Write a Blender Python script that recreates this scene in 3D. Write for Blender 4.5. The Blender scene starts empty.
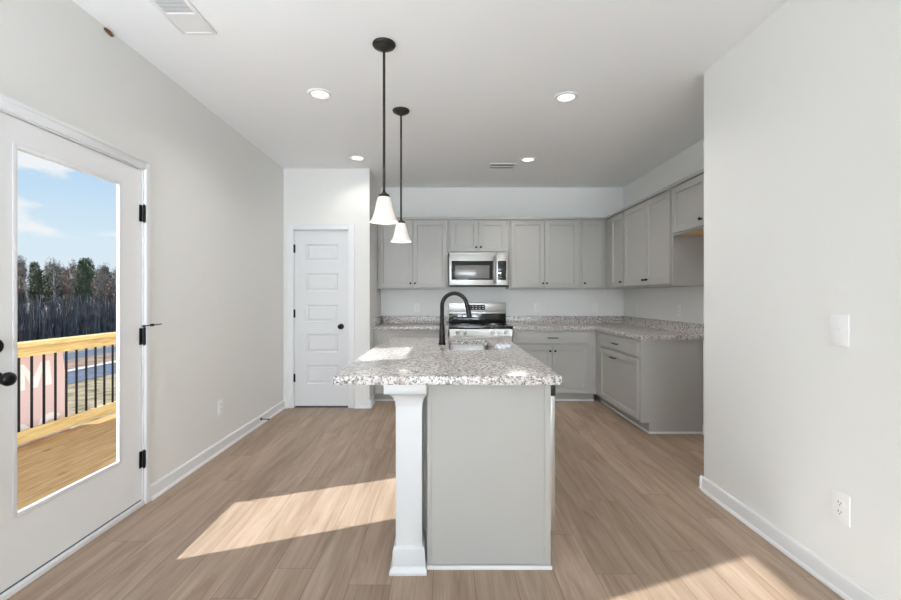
import bpy, bmesh, math, random
from mathutils import Vector, Matrix
random.seed(7)
R = math.radians
SC = bpy.context.scene
COL = SC.collection

# ------------------------------------------------------------------ camera
cam_d = bpy.data.cameras.new('camera'); cam = bpy.data.objects.new('camera', cam_d); COL.objects.link(cam)
cam.location = (0, 0, 1.27); cam.rotation_euler = (R(90), 0, 0)
cam_d.sensor_width = 36; cam_d.lens = 36 * 441 / 901
cam_d.shift_x = 5.5 / 901; cam_d.shift_y = -3.0 / 901
cam_d.clip_start = 0.05; cam_d.clip_end = 600
SC.camera = cam

# ------------------------------------------------------------------ sky, sun, added fill lamps, exposure
SC.view_settings.view_transform = 'Standard'; SC.view_settings.look = 'None'
SC.view_settings.exposure = 0.04; SC.view_settings.gamma = 1.0; SC.view_settings.use_curve_mapping = False
SC.cycles.blur_glossy = 0.0
SC.cycles.max_bounces = 14; SC.cycles.diffuse_bounces = 8; SC.cycles.transparent_max_bounces = 16

world = bpy.data.worlds.new('sky'); SC.world = world; world.use_nodes = True
wn = world.node_tree; wn.nodes.clear()
def wnode(t, **kw):
    n = wn.nodes.new(t)
    for k, v in kw.items(): setattr(n, k, v)
    return n
w_out = wnode('ShaderNodeOutputWorld'); w_bg = wnode('ShaderNodeBackground'); w_tc = wnode('ShaderNodeTexCoord')
w_sep = wnode('ShaderNodeSeparateXYZ'); w_ramp = wnode('ShaderNodeValToRGB')
wn.links.new(w_tc.outputs['Generated'], w_sep.inputs[0]); wn.links.new(w_sep.outputs['Z'], w_ramp.inputs[0])
e = w_ramp.color_ramp.elements
e[0].position = 0.0; e[0].color = (.82, .88, .95, 1)
e[1].position = 0.45; e[1].color = (.22, .44, .86, 1)
x = e.new(.10); x.color = (.74, .86, .96, 1)
x = e.new(.24); x.color = (.50, .71, .95, 1)
w_map = wnode('ShaderNodeMapping'); w_map.inputs['Scale'].default_value = (4.2, 4.2, 12.0); w_map.inputs['Location'].default_value = (.3, .55, .12)
w_no = wnode('ShaderNodeTexNoise'); w_no.inputs['Scale'].default_value = 1.6; w_no.inputs['Detail'].default_value = 6
w_cr = wnode('ShaderNodeValToRGB'); w_cr.color_ramp.elements[0].position = .56; w_cr.color_ramp.elements[1].position = .66
w_mix = wnode('ShaderNodeMixRGB'); w_mix.inputs[2].default_value = (.93, .94, .97, 1)
wn.links.new(w_tc.outputs['Generated'], w_map.inputs[0]); wn.links.new(w_map.outputs[0], w_no.inputs['Vector'])
wn.links.new(w_no.outputs['Fac'], w_cr.inputs[0]); wn.links.new(w_cr.outputs[0], w_mix.inputs[0])
wn.links.new(w_ramp.outputs[0], w_mix.inputs[1]); wn.links.new(w_mix.outputs[0], w_bg.inputs[0])
w_bg.inputs[1].default_value = 1.0; wn.links.new(w_bg.outputs[0], w_out.inputs[0])

SUN_EL, SUN_DIR = R(29.6), Vector((.931, .365))
sun_d = bpy.data.lights.new('sun', 'SUN'); sun = bpy.data.objects.new('sun', sun_d); COL.objects.link(sun)
sun_d.energy = 11.0; sun_d.angle = R(.55); sun_d.color = (1.0, .995, .985)
sd = Vector((SUN_DIR.x * math.cos(SUN_EL), SUN_DIR.y * math.cos(SUN_EL), -math.sin(SUN_EL)))
sun.rotation_euler = sd.to_track_quat('-Z', 'Y').to_euler(); sun.location = (-8, -3, 6)

def area(name, loc, direction, sx, sy, power, color=(1, 1, 1)):
    d = bpy.data.lights.new(name, 'AREA'); d.shape = 'RECTANGLE'; d.size = sx; d.size_y = sy; d.energy = power; d.color = color
    o = bpy.data.objects.new(name, d); COL.objects.link(o); o.location = loc
    o.rotation_euler = Vector(direction).to_track_quat('-Z', 'Y').to_euler(); return o
XL_WIN = -1.81
area('rear_fill_lamp', (-.05, -8.4, 1.32), (0, 1, 4.0), 3.1, 2.2, 1080, (.83, .92, 1.0))  # added fill lamp far behind the camera, tilted up to brighten the ceiling
area('side_window_fill_lamp', (XL_WIN, .44, 1.32), (.7, .9, 1.8), .9, 1.5, 40, (.83, .92, 1.0))  # added fill lamp just inside the side window, aimed up to lift the ceiling

# ------------------------------------------------------------------ material helpers
MATS = {}
def pmat(name, color, rough=.5, metal=0.0, spec=.5, **kw):
    m = bpy.data.materials.new(name); m.use_nodes = True
    b = m.node_tree.nodes['Principled BSDF']
    b.inputs['Base Color'].default_value = (*color, 1); b.inputs['Roughness'].default_value = rough
    b.inputs['Metallic'].default_value = metal; b.inputs['Specular IOR Level'].default_value = spec
    for k, v in kw.items(): b.inputs[k.replace('_', ' ')].default_value = v
    MATS[name] = m; return m
def nodes_of(m): return m.node_tree.nodes, m.node_tree.links, m.node_tree.nodes['Principled BSDF']
def add(N, t, **kw):
    n = N.new(t)
    for k, v in kw.items(): setattr(n, k, v)
    return n
def ramp(N, stops, interp='LINEAR'):
    r = N.new('ShaderNodeValToRGB'); r.color_ramp.interpolation = interp
    el = r.color_ramp.elements
    el[0].position, el[0].color = stops[0][0], (*stops[0][1], 1)
    el[1].position, el[1].color = stops[-1][0], (*stops[-1][1], 1)
    for p, c in stops[1:-1]:
        q = el.new(p); q.color = (*c, 1)
    return r
def bump(m, scale, strength, dist=.002, stretch=(1, 1, 1)):
    N, L, b = nodes_of(m)
    tc = add(N, 'ShaderNodeTexCoord'); mp = add(N, 'ShaderNodeMapping'); mp.inputs['Scale'].default_value = stretch
    no = add(N, 'ShaderNodeTexNoise'); no.inputs['Scale'].default_value = scale; no.inputs['Detail'].default_value = 3
    bp = add(N, 'ShaderNodeBump'); bp.inputs['Strength'].default_value = strength; bp.inputs['Distance'].default_value = dist
    L.new(tc.outputs['Object'], mp.inputs[0]); L.new(mp.outputs[0], no.inputs['Vector'])
    L.new(no.outputs['Fac'], bp.inputs['Height']); L.new(bp.outputs[0], b.inputs['Normal'])
def math_n(N, L, op, a, b=None):
    n = N.new('ShaderNodeMath'); n.operation = op
    for i, v in enumerate((a, b)):
        if v is None: continue
        if isinstance(v, (int, float)): n.inputs[i].default_value = v
        else: L.new(v, n.inputs[i])
    return n.outputs[0]

wall_m = pmat('wall_paint', (.785, .785, .768), .75, spec=.25); bump(wall_m, 260, .06)
ceil_m = pmat('ceiling_paint', (.92, .935, .952), .85, spec=.15); bump(ceil_m, 200, .08)
trim_m = pmat('white_trim_paint', (.79, .795, .81), .38)
column_m = pmat('column_paint', (.63, .638, .65), .4)
patio_m = pmat('patio_door_paint', (.84, .845, .855), .42)
door_m = pmat('white_door_paint', (.715, .727, .745), .42)
cab_m = pmat('grey_cabinet_paint', (.39, .384, .365), .42); bump(cab_m, 120, .03, .001, (1, 1, .2))
shoe_m = pmat('pale_moulding_paint', (.74, .745, .77), .45)
black_m = pmat('matte_black_metal', (.012, .012, .013), .38, .6)
bronze_m = pmat('dark_bronze_metal', (.05, .044, .038), .45, .75); bump(bronze_m, 90, .08)
steel_m = pmat('stainless_steel', (.44, .43, .41), .36, 1.0); bump(steel_m, 60, .05, .0006, (1, 1, 40))
sink_m = pmat('satin_sink_steel', (.47, .46, .45), .34, .95); bump(sink_m, 50, .05, .0005, (1, 30, 1))
blackglass_m = pmat('black_glass', (.010, .010, .011), .06, spec=.6)
window_m = pmat('oven_window_glass', (.17, .165, .16), .15, spec=.6)
dark_m = pmat('dark_plastic', (.02, .02, .021), .5)
plate_m = pmat('white_plastic', (.86, .86, .855), .35)
slot_m = pmat('slot_dark', (.10, .10, .10), .6)
vent_m = pmat('white_vent_enamel', (.83, .83, .835), .4)
ventdark_m = pmat('duct_interior', (.30, .30, .31), .9)
ply_m = pmat('raw_plywood', (.64, .42, .20), .6); bump(ply_m, 30, .05, .001, (1, 12, 1))
bark_spot_m = pmat('bare_brown_wood', (.16, .075, .035), .85)
weather_m = pmat('grey_weatherstrip', (.11, .125, .15), .6)

# floor planks
def floor_material():
    m = pmat('oak_plank_floor', (.4, .3, .2), .42, spec=.42)
    N, L, b = nodes_of(m)
    tc = add(N, 'ShaderNodeNewGeometry') if False else add(N, 'ShaderNodeTexCoord')
    sep = add(N, 'ShaderNodeSeparateXYZ'); L.new(tc.outputs['Object'], sep.inputs[0])
    PW, PL = .186, 1.24
    u = math_n(N, L, 'DIVIDE', sep.outputs['X'], PW); u = math_n(N, L, 'ADD', u, 100.29)
    row = math_n(N, L, 'FLOOR', u); fu = math_n(N, L, 'FRACT', u)
    wn1 = add(N, 'ShaderNodeTexWhiteNoise', noise_dimensions='1D'); L.new(row, wn1.inputs['W'])
    v = math_n(N, L, 'DIVIDE', sep.outputs['Y'], PL); v = math_n(N, L, 'ADD', v, wn1.outputs['Value']); v = math_n(N, L, 'ADD', v, 50)
    colm = math_n(N, L, 'FLOOR', v); fv = math_n(N, L, 'FRACT', v)
    cmb = add(N, 'ShaderNodeCombineXYZ'); L.new(row, cmb.inputs[0]); L.new(colm, cmb.inputs[1])
    wn2 = add(N, 'ShaderNodeTexWhiteNoise', noise_dimensions='2D'); L.new(cmb.outputs[0], wn2.inputs['Vector'])
    # per plank offset of the grain
    sc = add(N, 'ShaderNodeVectorMath', operation='SCALE'); L.new(wn2.outputs['Color'], sc.inputs[0]); sc.inputs['Scale'].default_value = 40
    ad = add(N, 'ShaderNodeVectorMath', operation='ADD'); L.new(tc.outputs['Object'], ad.inputs[0]); L.new(sc.outputs[0], ad.inputs[1])
    mp = add(N, 'ShaderNodeMapping'); mp.inputs['Scale'].default_value = (11, .9, 1); L.new(ad.outputs[0], mp.inputs[0])
    n1 = add(N, 'ShaderNodeTexNoise'); n1.inputs['Scale'].default_value = 1.3; n1.inputs['Detail'].default_value = 7; n1.inputs['Roughness'].default_value = .62; n1.inputs['Distortion'].default_value = 1.0
    L.new(mp.outputs[0], n1.inputs['Vector'])
    mp2 = add(N, 'ShaderNodeMapping'); mp2.inputs['Scale'].default_value = (90, 2.2, 1); L.new(ad.outputs[0], mp2.inputs[0])
    n2 = add(N, 'ShaderNodeTexNoise'); n2.inputs['Scale'].default_value = 1.4; n2.inputs['Detail'].default_value = 4
    L.new(mp2.outputs[0], n2.inputs['Vector'])
    r1 = ramp(N, [(.28, (.265, .180, .122)), (.5, (.378, .277, .202)), (.72, (.460, .352, .273))]); L.new(n1.outputs['Fac'], r1.inputs[0])
    r2 = ramp(N, [(.3, (.80, .80, .80)), (.62, (1.04, 1.04, 1.04))]); L.new(n2.outputs['Fac'], r2.inputs[0])
    mx = add(N, 'ShaderNodeMixRGB', blend_type='MULTIPLY'); mx.inputs[0].default_value = .75
    L.new(r1.outputs[0], mx.inputs[1]); L.new(r2.outputs[0], mx.inputs[2])
    r3 = ramp(N, [(0, (.84, .835, .825)), (1, (1.06, 1.06, 1.06))]); L.new(wn2.outputs['Value'], r3.inputs[0])
    mx2 = add(N, 'ShaderNodeMixRGB', blend_type='MULTIPLY'); mx2.inputs[0].default_value = 1
    L.new(mx.outputs[0], mx2.inputs[1]); L.new(r3.outputs[0], mx2.inputs[2])
    # joints
    du = math_n(N, L, 'MULTIPLY', math_n(N, L, 'MINIMUM', fu, math_n(N, L, 'SUBTRACT', 1, fu)), PW)
    dv = math_n(N, L, 'MULTIPLY', math_n(N, L, 'MINIMUM', fv, math_n(N, L, 'SUBTRACT', 1, fv)), PL)
    d = math_n(N, L, 'MINIMUM', du, dv)
    j = math_n(N, L, 'LESS_THAN', d, .0016)
    mx3 = add(N, 'ShaderNodeMixRGB', blend_type='MULTIPLY'); L.new(math_n(N, L, 'MULTIPLY', j, .62), mx3.inputs[0])
    L.new(mx2.outputs[0], mx3.inputs[1]); mx3.inputs[2].default_value = (.35, .28, .22, 1)
    L.new(mx3.outputs[0], b.inputs['Base Color'])
    bp = add(N, 'ShaderNodeBump'); bp.inputs['Strength'].default_value = .12; bp.inputs['Distance'].default_value = .002
    L.new(n2.outputs['Fac'], bp.inputs['Height']); L.new(bp.outputs[0], b.inputs['Normal'])
    return m
floor_m = floor_material()

def granite_material():
    m = pmat('speckled_granite', (.5, .5, .5), .2, spec=.3)
    N, L, b = nodes_of(m)
    tc = add(N, 'ShaderNodeTexCoord')
    nz = add(N, 'ShaderNodeTexNoise'); nz.inputs['Scale'].default_value = 130; nz.inputs['Detail'].default_value = 2
    L.new(tc.outputs['Object'], nz.inputs['Vector'])
    sc = add(N, 'ShaderNodeVectorMath', operation='SCALE'); L.new(nz.outputs['Color'], sc.inputs[0]); sc.inputs['Scale'].default_value = .008
    ad = add(N, 'ShaderNodeVectorMath', operation='ADD'); L.new(tc.outputs['Object'], ad.inputs[0]); L.new(sc.outputs[0], ad.inputs[1])
    v1 = add(N, 'ShaderNodeTexVoronoi'); v1.inputs['Scale'].default_value = 118; L.new(ad.outputs[0], v1.inputs['Vector'])
    s1 = add(N, 'ShaderNodeSeparateColor'); L.new(v1.outputs['Color'], s1.inputs[0])
    r1 = ramp(N, [(0, (.025, .025, .03)), (.17, (.18, .17, .165)), (.31, (.45, .345, .30)), (.44, (.52, .49, .47)), (.66, (.74, .72, .70)), (1, (.74, .72, .70))], 'CONSTANT')
    L.new(s1.outputs[0], r1.inputs[0])
    v2 = add(N, 'ShaderNodeTexVoronoi'); v2.inputs['Scale'].default_value = 260; L.new(ad.outputs[0], v2.inputs['Vector'])
    s2 = add(N, 'ShaderNodeSeparateColor'); L.new(v2.outputs['Color'], s2.inputs[0])
    r2 = ramp(N, [(0, (.06, .06, .065)), (.16, (.36, .32, .30)), (.5, (.66, .62, .60)), (1, (.66, .62, .60))], 'CONSTANT')
    L.new(s2.outputs[1], r2.inputs[0])
    mx = add(N, 'ShaderNodeMixRGB'); mx.inputs[0].default_value = .38
    L.new(r1.outputs[0], mx.inputs[1]); L.new(r2.outputs[0], mx.inputs[2]); L.new(mx.outputs[0], b.inputs['Base Color'])
    return m
granite_m = granite_material()

def wood_material(name, dark, mid, light, stretch, knots=True):
    m = pmat(name, mid, .7, spec=.2)
    N, L, b = nodes_of(m)
    tc = add(N, 'ShaderNodeTexCoord'); mp = add(N, 'ShaderNodeMapping'); mp.inputs['Scale'].default_value = stretch
    L.new(tc.outputs['Object'], mp.inputs[0])
    no = add(N, 'ShaderNodeTexNoise'); no.inputs['Scale'].default_value = 4; no.inputs['Detail'].default_value = 6; no.inputs['Distortion'].default_value = .8
    L.new(mp.outputs[0], no.inputs['Vector'])
    r = ramp(N, [(.3, dark), (.5, mid), (.72, light)]); L.new(no.outputs['Fac'], r.inputs[0])
    out = r.outputs[0]
    if knots:
        mk = add(N, 'ShaderNodeMapping'); mk.inputs['Scale'].default_value = (7, 2.6, 7); L.new(tc.outputs['Object'], mk.inputs[0])
        vo = add(N, 'ShaderNodeTexVoronoi'); vo.inputs['Scale'].default_value = .8; L.new(mk.outputs[0], vo.inputs['Vector'])
        rk = ramp(N, [(.06, (1, 1, 1)), (.11, (0, 0, 0))]); L.new(vo.outputs['Distance'], rk.inputs[0])
        mx = add(N, 'ShaderNodeMixRGB'); mx.inputs[2].default_value = (.20, .10, .04, 1)
        L.new(math_n(N, L, 'MULTIPLY', rk.outputs[0], .8), mx.inputs[0]); L.new(out, mx.inputs[1]); out = mx.outputs[0]
    L.new(out, b.inputs['Base Color']); return m
deck_m = wood_material('deck_pine', (.36, .20, .075), (.50, .30, .125), (.61, .40, .19), (9, .8, 9))
rail_m = wood_material('rail_pine', (.50, .33, .12), (.64, .45, .19), (.74, .55, .28), (9, .8, 9))
bark_m = wood_material('bark', (.16, .13, .12), (.27, .235, .205), (.42, .37, .325), (3, 3, .4), False)
def mottled(name, stops, scale, detail=6, rough=.9):
    m = pmat(name, stops[0][1], rough, spec=.1); N, L, b = nodes_of(m)
    tc = add(N, 'ShaderNodeTexCoord'); no = add(N, 'ShaderNodeTexNoise'); no.inputs['Scale'].default_value = scale; no.inputs['Detail'].default_value = detail
    L.new(tc.outputs['Object'], no.inputs['Vector']); r = ramp(N, stops); L.new(no.outputs['Fac'], r.inputs[0]); L.new(r.outputs[0], b.inputs['Base Color']); return m
ground_m = mottled('dry_lawn', [(.35, (.17, .15, .08)), (.47, (.30, .23, .14)), (.66, (.42, .33, .22))], 1.5, 8)
dirt_m = mottled('red_dirt', [(.35, (.20, .13, .09)), (.6, (.36, .25, .18))], .8)
road_m = mottled('asphalt', [(.4, (.115, .13, .165)), (.6, (.15, .165, .205))], 2)
kerb_m = pmat('pale_kerb', (.55, .52, .48), .9)
needle_m = mottled('pine_needles', [(.35, (.10, .13, .075)), (.65, (.19, .225, .14))], 1.2)
twig_m = mottled('bare_twigs', [(.35, (.22, .19, .175)), (.65, (.38, .335, .30))], 1.2)
rust_m = mottled('rusty_leaves', [(.35, (.27, .17, .12)), (.65, (.42, .29, .21))], 1.2)
brush_m = mottled('grey_brush', [(.35, (.12, .12, .135)), (.65, (.30, .28, .275))], .8)
pink_m = pmat('faded_pink_board', (.80, .59, .575), .6)
letter_m = pmat('white_lettering', (.90, .89, .88), .6)
post_m = pmat('weathered_post', (.30, .22, .15), .8)

def glass_material(name, tint=(1, 1, 1), refl=1.0):
    m = bpy.data.materials.new(name); m.use_nodes = True; N = m.node_tree.nodes; L = m.node_tree.links; N.clear()
    o = add(N, 'ShaderNodeOutputMaterial'); t = add(N, 'ShaderNodeBsdfTransparent'); g = add(N, 'ShaderNodeBsdfGlossy'); f = add(N, 'ShaderNodeFresnel'); mx = add(N, 'ShaderNodeMixShader')
    t.inputs[0].default_value = (*tint, 1); g.inputs['Roughness'].default_value = .01; f.inputs['IOR'].default_value = 1.35
    geo = add(N, 'ShaderNodeNewGeometry'); fac = math_n(N, L, 'MULTIPLY', math_n(N, L, 'MULTIPLY', f.outputs[0], refl), math_n(N, L, 'SUBTRACT', 1, geo.outputs['Backfacing']))
    L.new(fac, mx.inputs[0]); L.new(t.outputs[0], mx.inputs[1]); L.new(g.outputs[0], mx.inputs[2]); L.new(mx.outputs[0], o.inputs[0]); return m
glass_m = glass_material('clear_glass', (.95, .97, .97), .5)
plastic_m = pmat('cloudy_plastic_film', (.84, .88, .93), .18, spec=.8)
plastic_m.node_tree.nodes['Principled BSDF'].inputs['Alpha'].default_value = .62
blue_m = pmat('blue_print', (.05, .12, .42), .4)
def emit_mat(name, color, strength, base=(.9, .9, .9)):
    m = pmat(name, base, .5); b = m.node_tree.nodes['Principled BSDF']
    b.inputs['Emission Color'].default_value = (*color, 1); b.inputs['Emission Strength'].default_value = strength; return m
led_m = emit_mat('lit_led_lens', (1.0, .965, .90), 1.4)
bulb_m = emit_mat('lit_bulb', (1.0, .86, .66), 2.5)
def shade_material():
    m = bpy.data.materials.new('frosted_glass_shade'); m.use_nodes = True; N = m.node_tree.nodes; L = m.node_tree.links; N.clear()
    o = add(N, 'ShaderNodeOutputMaterial'); t = add(N, 'ShaderNodeBsdfTransparent'); tl = add(N, 'ShaderNodeBsdfTranslucent'); df = add(N, 'ShaderNodeBsdfPrincipled')
    t.inputs[0].default_value = (1, .97, .93, 1); tl.inputs[0].default_value = (.95, .90, .84, 1)
    df.inputs['Base Color'].default_value = (.86, .83, .80, 1); df.inputs['Roughness'].default_value = .3
    a = add(N, 'ShaderNodeMixShader'); b = add(N, 'ShaderNodeMixShader'); a.inputs[0].default_value = .90; b.inputs[0].default_value = .96
    L.new(tl.outputs[0], a.inputs[1]); L.new(df.outputs[0], a.inputs[2]); L.new(t.outputs[0], b.inputs[1]); L.new(a.outputs[0], b.inputs[2]); L.new(b.outputs[0], o.inputs[0]); return m
shade_m = shade_material()
display_m = emit_mat('clock_display', (.5, .8, 1.0), .0, (.012, .012, .014))

# ------------------------------------------------------------------ mesh helpers
class MB:
    def __init__(s): s.bm = bmesh.new()
    def box(s, x0, x1, y0, y1, z0, z1, bev=0.0, seg=2):
        if x0 > x1: x0, x1 = x1, x0
        if y0 > y1: y0, y1 = y1, y0
        if z0 > z1: z0, z1 = z1, z0
        v = [s.bm.verts.new(p) for p in ((x0,y0,z0),(x1,y0,z0),(x1,y1,z0),(x0,y1,z0),(x0,y0,z1),(x1,y0,z1),(x1,y1,z1),(x0,y1,z1))]
        fs = [s.bm.faces.new([v[i] for i in q]) for q in ((3,2,1,0),(4,5,6,7),(0,1,5,4),(1,2,6,5),(2,3,7,6),(3,0,4,7))]
        if bev > 0:
            es = {e for f in fs for e in f.edges}
            bmesh.ops.bevel(s.bm, geom=list(es), offset=bev, segments=seg, affect='EDGES', profile=.6)
        return s
    def prism(s, poly, axis, a, b):
        """extrude a 2-D polygon (counter-clockwise) along axis from a to b"""
        def P(p, t):
            return {'x': (t, p[0], p[1]), 'y': (p[0], t, p[1]), 'z': (p[0], p[1], t)}[axis]
        v0 = [s.bm.verts.new(P(p, a)) for p in poly]; v1 = [s.bm.verts.new(P(p, b)) for p in poly]
        n = len(poly); fs = [s.bm.faces.new(v0[::-1]), s.bm.faces.new(v1)]
        for i in range(n): fs.append(s.bm.faces.new([v0[i], v0[(i+1) % n], v1[(i+1) % n], v1[i]]))
        bmesh.ops.recalc_face_normals(s.bm, faces=fs); return s
    def cyl(s, p0, p1, r0, r1=None, n=20):
        r1 = r0 if r1 is None else r1
        return s.tube([p0, p1], [r0, r1], n)
    def tube(s, pts, rad, n=12, cap=True):
        pts = [Vector(p) for p in pts]
        rads = rad if isinstance(rad, (list, tuple)) else [rad] * len(pts)
        prev = None; rings = []
        for i, p in enumerate(pts):
            d = (pts[min(i+1, len(pts)-1)] - pts[max(i-1, 0)]).normalized()
            if prev is None:
                up = Vector((0, 0, 1)) if abs(d.z) < .9 else Vector((1, 0, 0))
                a = d.cross(up).normalized()
            else:
                a = (prev - d * prev.dot(d)).normalized()
            prev = a; b = d.cross(a)
            rings.append([s.bm.verts.new(p + (a * math.cos(2*math.pi*k/n) + b * math.sin(2*math.pi*k/n)) * rads[i]) for k in range(n)])
        fs = []
        for r0, r1 in zip(rings, rings[1:]):
            for k in range(n): fs.append(s.bm.faces.new([r0[k], r0[(k+1) % n], r1[(k+1) % n], r1[k]]))
        if cap:
            fs.append(s.bm.faces.new(rings[0][::-1])); fs.append(s.bm.faces.new(rings[-1]))
        bmesh.ops.recalc_face_normals(s.bm, faces=fs); return s
    def lathe(s, prof, c=(0, 0, 0), n=32, axis='z', closed=False, wob=None):
        """prof: list of (radius, height)"""
        c = Vector(c); rings = []
        for r, h in prof:
            ring = []
            for k in range(n):
                t = 2*math.pi*k/n; rr = max(r, 1e-4)
                if wob: rr *= 1 + wob(t, h)
                a, b = rr*math.cos(t), rr*math.sin(t)
                v = {'z': (a, b, h), 'y': (a, h, b), 'x': (h, a, b)}[axis]
                ring.append(s.bm.verts.new(c + Vector(v)))
            rings.append(ring)
        fs = []
        pairs = list(zip(rings, rings[1:])) + ([(rings[-1], rings[0])] if closed else [])
        for r0, r1 in pairs:
            for k in range(n): fs.append(s.bm.faces.new([r0[k], r0[(k+1) % n], r1[(k+1) % n], r1[k]]))
        if not closed:
            if prof[0][0] > 1e-3: fs.append(s.bm.faces.new(rings[0][::-1]))
            if prof[-1][0] > 1e-3: fs.append(s.bm.faces.new(rings[-1]))
        bmesh.ops.recalc_face_normals(s.bm, faces=fs); return s
    def shaker(s, x0, x1, z0, z1, y=0.0, t=.02, w=.055, rec=.009):
        """a shaker front facing -y: frame with a recessed flat panel"""
        yb, yf = y, y - t; e = .0025
        def ring(ax0, ax1, az0, az1, yy): return [s.bm.verts.new(p) for p in ((ax0,yy,az0),(ax1,yy,az0),(ax1,yy,az1),(ax0,yy,az1))]
        rs = [ring(x0, x1, z0, z1, yb), ring(x0, x1, z0, z1, yf + e), ring(x0+e, x1-e, z0+e, z1-e, yf),
              ring(x0+w, x1-w, z0+w, z1-w, yf), ring(x0+w+.004, x1-w-.004, z0+w+.004, z1-w-.004, yf+rec)]
        fs = [s.bm.faces.new(rs[0][::-1])]
        for a, b in zip(rs, rs[1:]):
            for k in range(4): fs.append(s.bm.faces.new([a[k], a[(k+1) % 4], b[(k+1) % 4], b[k]]))
        fs.append(s.bm.faces.new(rs[-1])); bmesh.ops.recalc_face_normals(s.bm, faces=fs); return s
    def quad(s, ps): s.bm.faces.new([s.bm.verts.new(p) for p in ps]); return s
    def build(s, name, mat, parent=None, world=False, smooth=True, ang=35, recenter=True):
        me = bpy.data.meshes.new(name); loc = Vector((0, 0, 0))
        if parent is None and recenter and len(s.bm.verts):
            xs = [v.co for v in s.bm.verts]
            loc = Vector(((min(c.x for c in xs)+max(c.x for c in xs))/2, (min(c.y for c in xs)+max(c.y for c in xs))/2, min(c.z for c in xs)))
            bmesh.ops.translate(s.bm, verts=s.bm.verts, vec=-loc)
        elif parent is not None and world:
            r = parent
            while r.parent: r = r.parent
            s.bm.transform(r.matrix_basis.inverted())
        s.bm.to_mesh(me); s.bm.free()
        if smooth:
            me.shade_smooth(); me.set_sharp_from_angle(angle=R(ang))
        me.materials.append(mat)
        o = bpy.data.objects.new(name, me); COL.objects.link(o); o.location = loc
        if parent: o.parent = parent
        return o
def tag(o, label=None, cat=None, group=None, kind=None):
    if label: o['label'] = label
    if cat: o['category'] = cat
    if group: o['group'] = group
    if kind: o['kind'] = kind
    return o
def thing(name, loc, label=None, cat=None, group=None, rz=0.0, kind=None):
    o = bpy.data.objects.new(name, None); COL.objects.link(o); o.location = loc; o.rotation_euler = (0, 0, rz)
    o.empty_display_size = .1
    return tag(o, label, cat, group, kind)
def copy_tree(o, parent=None):
    c = o.copy(); COL.objects.link(c); c.parent = parent
    for ch in list(o.children): copy_tree(ch, c)
    return c
def struct(name, mb, mat, parent=None, world=True, **kw):
    o = mb.build(name, mat, parent, world=world, recenter=False, **kw)
    if parent is None: o['kind'] = 'structure'
    return o

# ------------------------------------------------------------------ measures
XL, XR, XK, XP = -1.848, 1.70, 2.40, -.863      # left wall, near right wall, kitchen right wall, pantry corner
YB, YP, YR, YQ = 5.93, 5.046, 2.896, -8.5       # back wall, pantry wall, end of right wall, rear wall
H = 2.74

# ------------------------------------------------------------------ the room
struct('floor', MB().box(XL-.14, XK+.14, YQ-.14, YB+.14, -.12, 0), floor_m, smooth=False)
struct('ceiling', MB().box(XL-.14, XK+.14, YQ-.14, YB+.14, H, H+.12), ceil_m, smooth=False)
# left wall with the patio door and a window out of frame
DY0, DY1, DZ = 1.725, 2.725, 2.065               # rough door opening
WY0, WY1, WZ0, WZ1 = -.05, .875, .55, 2.14        # window opening
wl = MB(); t0, t1 = XL-.14, XL
wl.box(t0, t1, YQ-.14, WY0, 0, H).box(t0, t1, WY0, WY1, 0, WZ0).box(t0, t1, WY0, WY1, WZ1, H).box(t0, t1, WY1, DY0, 0, H)
wl.box(t0, t1, DY0, DY1, DZ, H).box(t0, t1, DY1, YB+.14, 0, H)
struct('wall_left', wl, wall_m, smooth=False)
struct('wall_back', MB().box(XP-.12, XK+.14, YB, YB+.14, 0, H), wall_m, smooth=False)
struct('wall_kitchen_right', MB().box(XK, XK+.14, YR, YB, 0, H), wall_m, smooth=False)
struct('wall_right', MB().box(XR, XK+.14, YQ, YR, 0, H), wall_m, smooth=False)
# pantry wall with door opening
PX0, PX1, PZ = -1.741, -1.096, 2.05
struct('wall_pantry', MB().box(XL, PX0, YP, YP+.12, 0, H).box(PX1, XP, YP, YP+.12, 0, H).box(PX0, PX1, YP, YP+.12, PZ, H), wall_m, smooth=False)
struct('wall_pantry_side', MB().box(XP-.12, XP, YP+.12, YB, 0, H), wall_m, smooth=False)
# unseen rear wall behind the camera; its wide window is added for light
struct('wall_rear', MB().box(XL, -1.65, YQ-.14, YQ, 0, H).box(1.55, XR, YQ-.14, YQ, 0, H).box(-1.65, 1.55, YQ-.14, YQ, 0, .2).box(-1.65, 1.55, YQ-.14, YQ, 2.42, H), wall_m, smooth=False)

def window(name, axis, a0, a1, z0, z1, c):
    w = thing(name, ((c, (a0+a1)/2, z0) if axis == 'x' else ((a0+a1)/2, c, z0)), kind='structure')
    def bx(mb, u0, u1, zz0, zz1, d0, d1):
        if axis == 'x': mb.box(c+d0, c+d1, u0, u1, zz0, zz1)
        else: mb.box(u0, u1, c+d0, c+d1, zz0, zz1)
    f = MB(); k = .03
    bx(f, a0, a0+k, z0, z1, -.05, .05); bx(f, a1-k, a1, z0, z1, -.05, .05); bx(f, a0+k, a1-k, z0, z0+k, -.05, .05); bx(f, a0+k, a1-k, z1-k, z1, -.05, .05)
    f.build('window_frame', trim_m, w, world=True)
    g = MB(); bx(g, a0+k, a1-k, z0+k, z1-k, -.003, .003); g.build('glass_pane', glass_m, w, world=True)
    return w
window('window_1', 'x', WY0, WY1, WZ0, WZ1, XL-.07)
window('added_window_2', 'y', -1.65, 1.55, .2, 2.42, YQ-.07)  # added window, made up to go with the rear fill lamp

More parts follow.
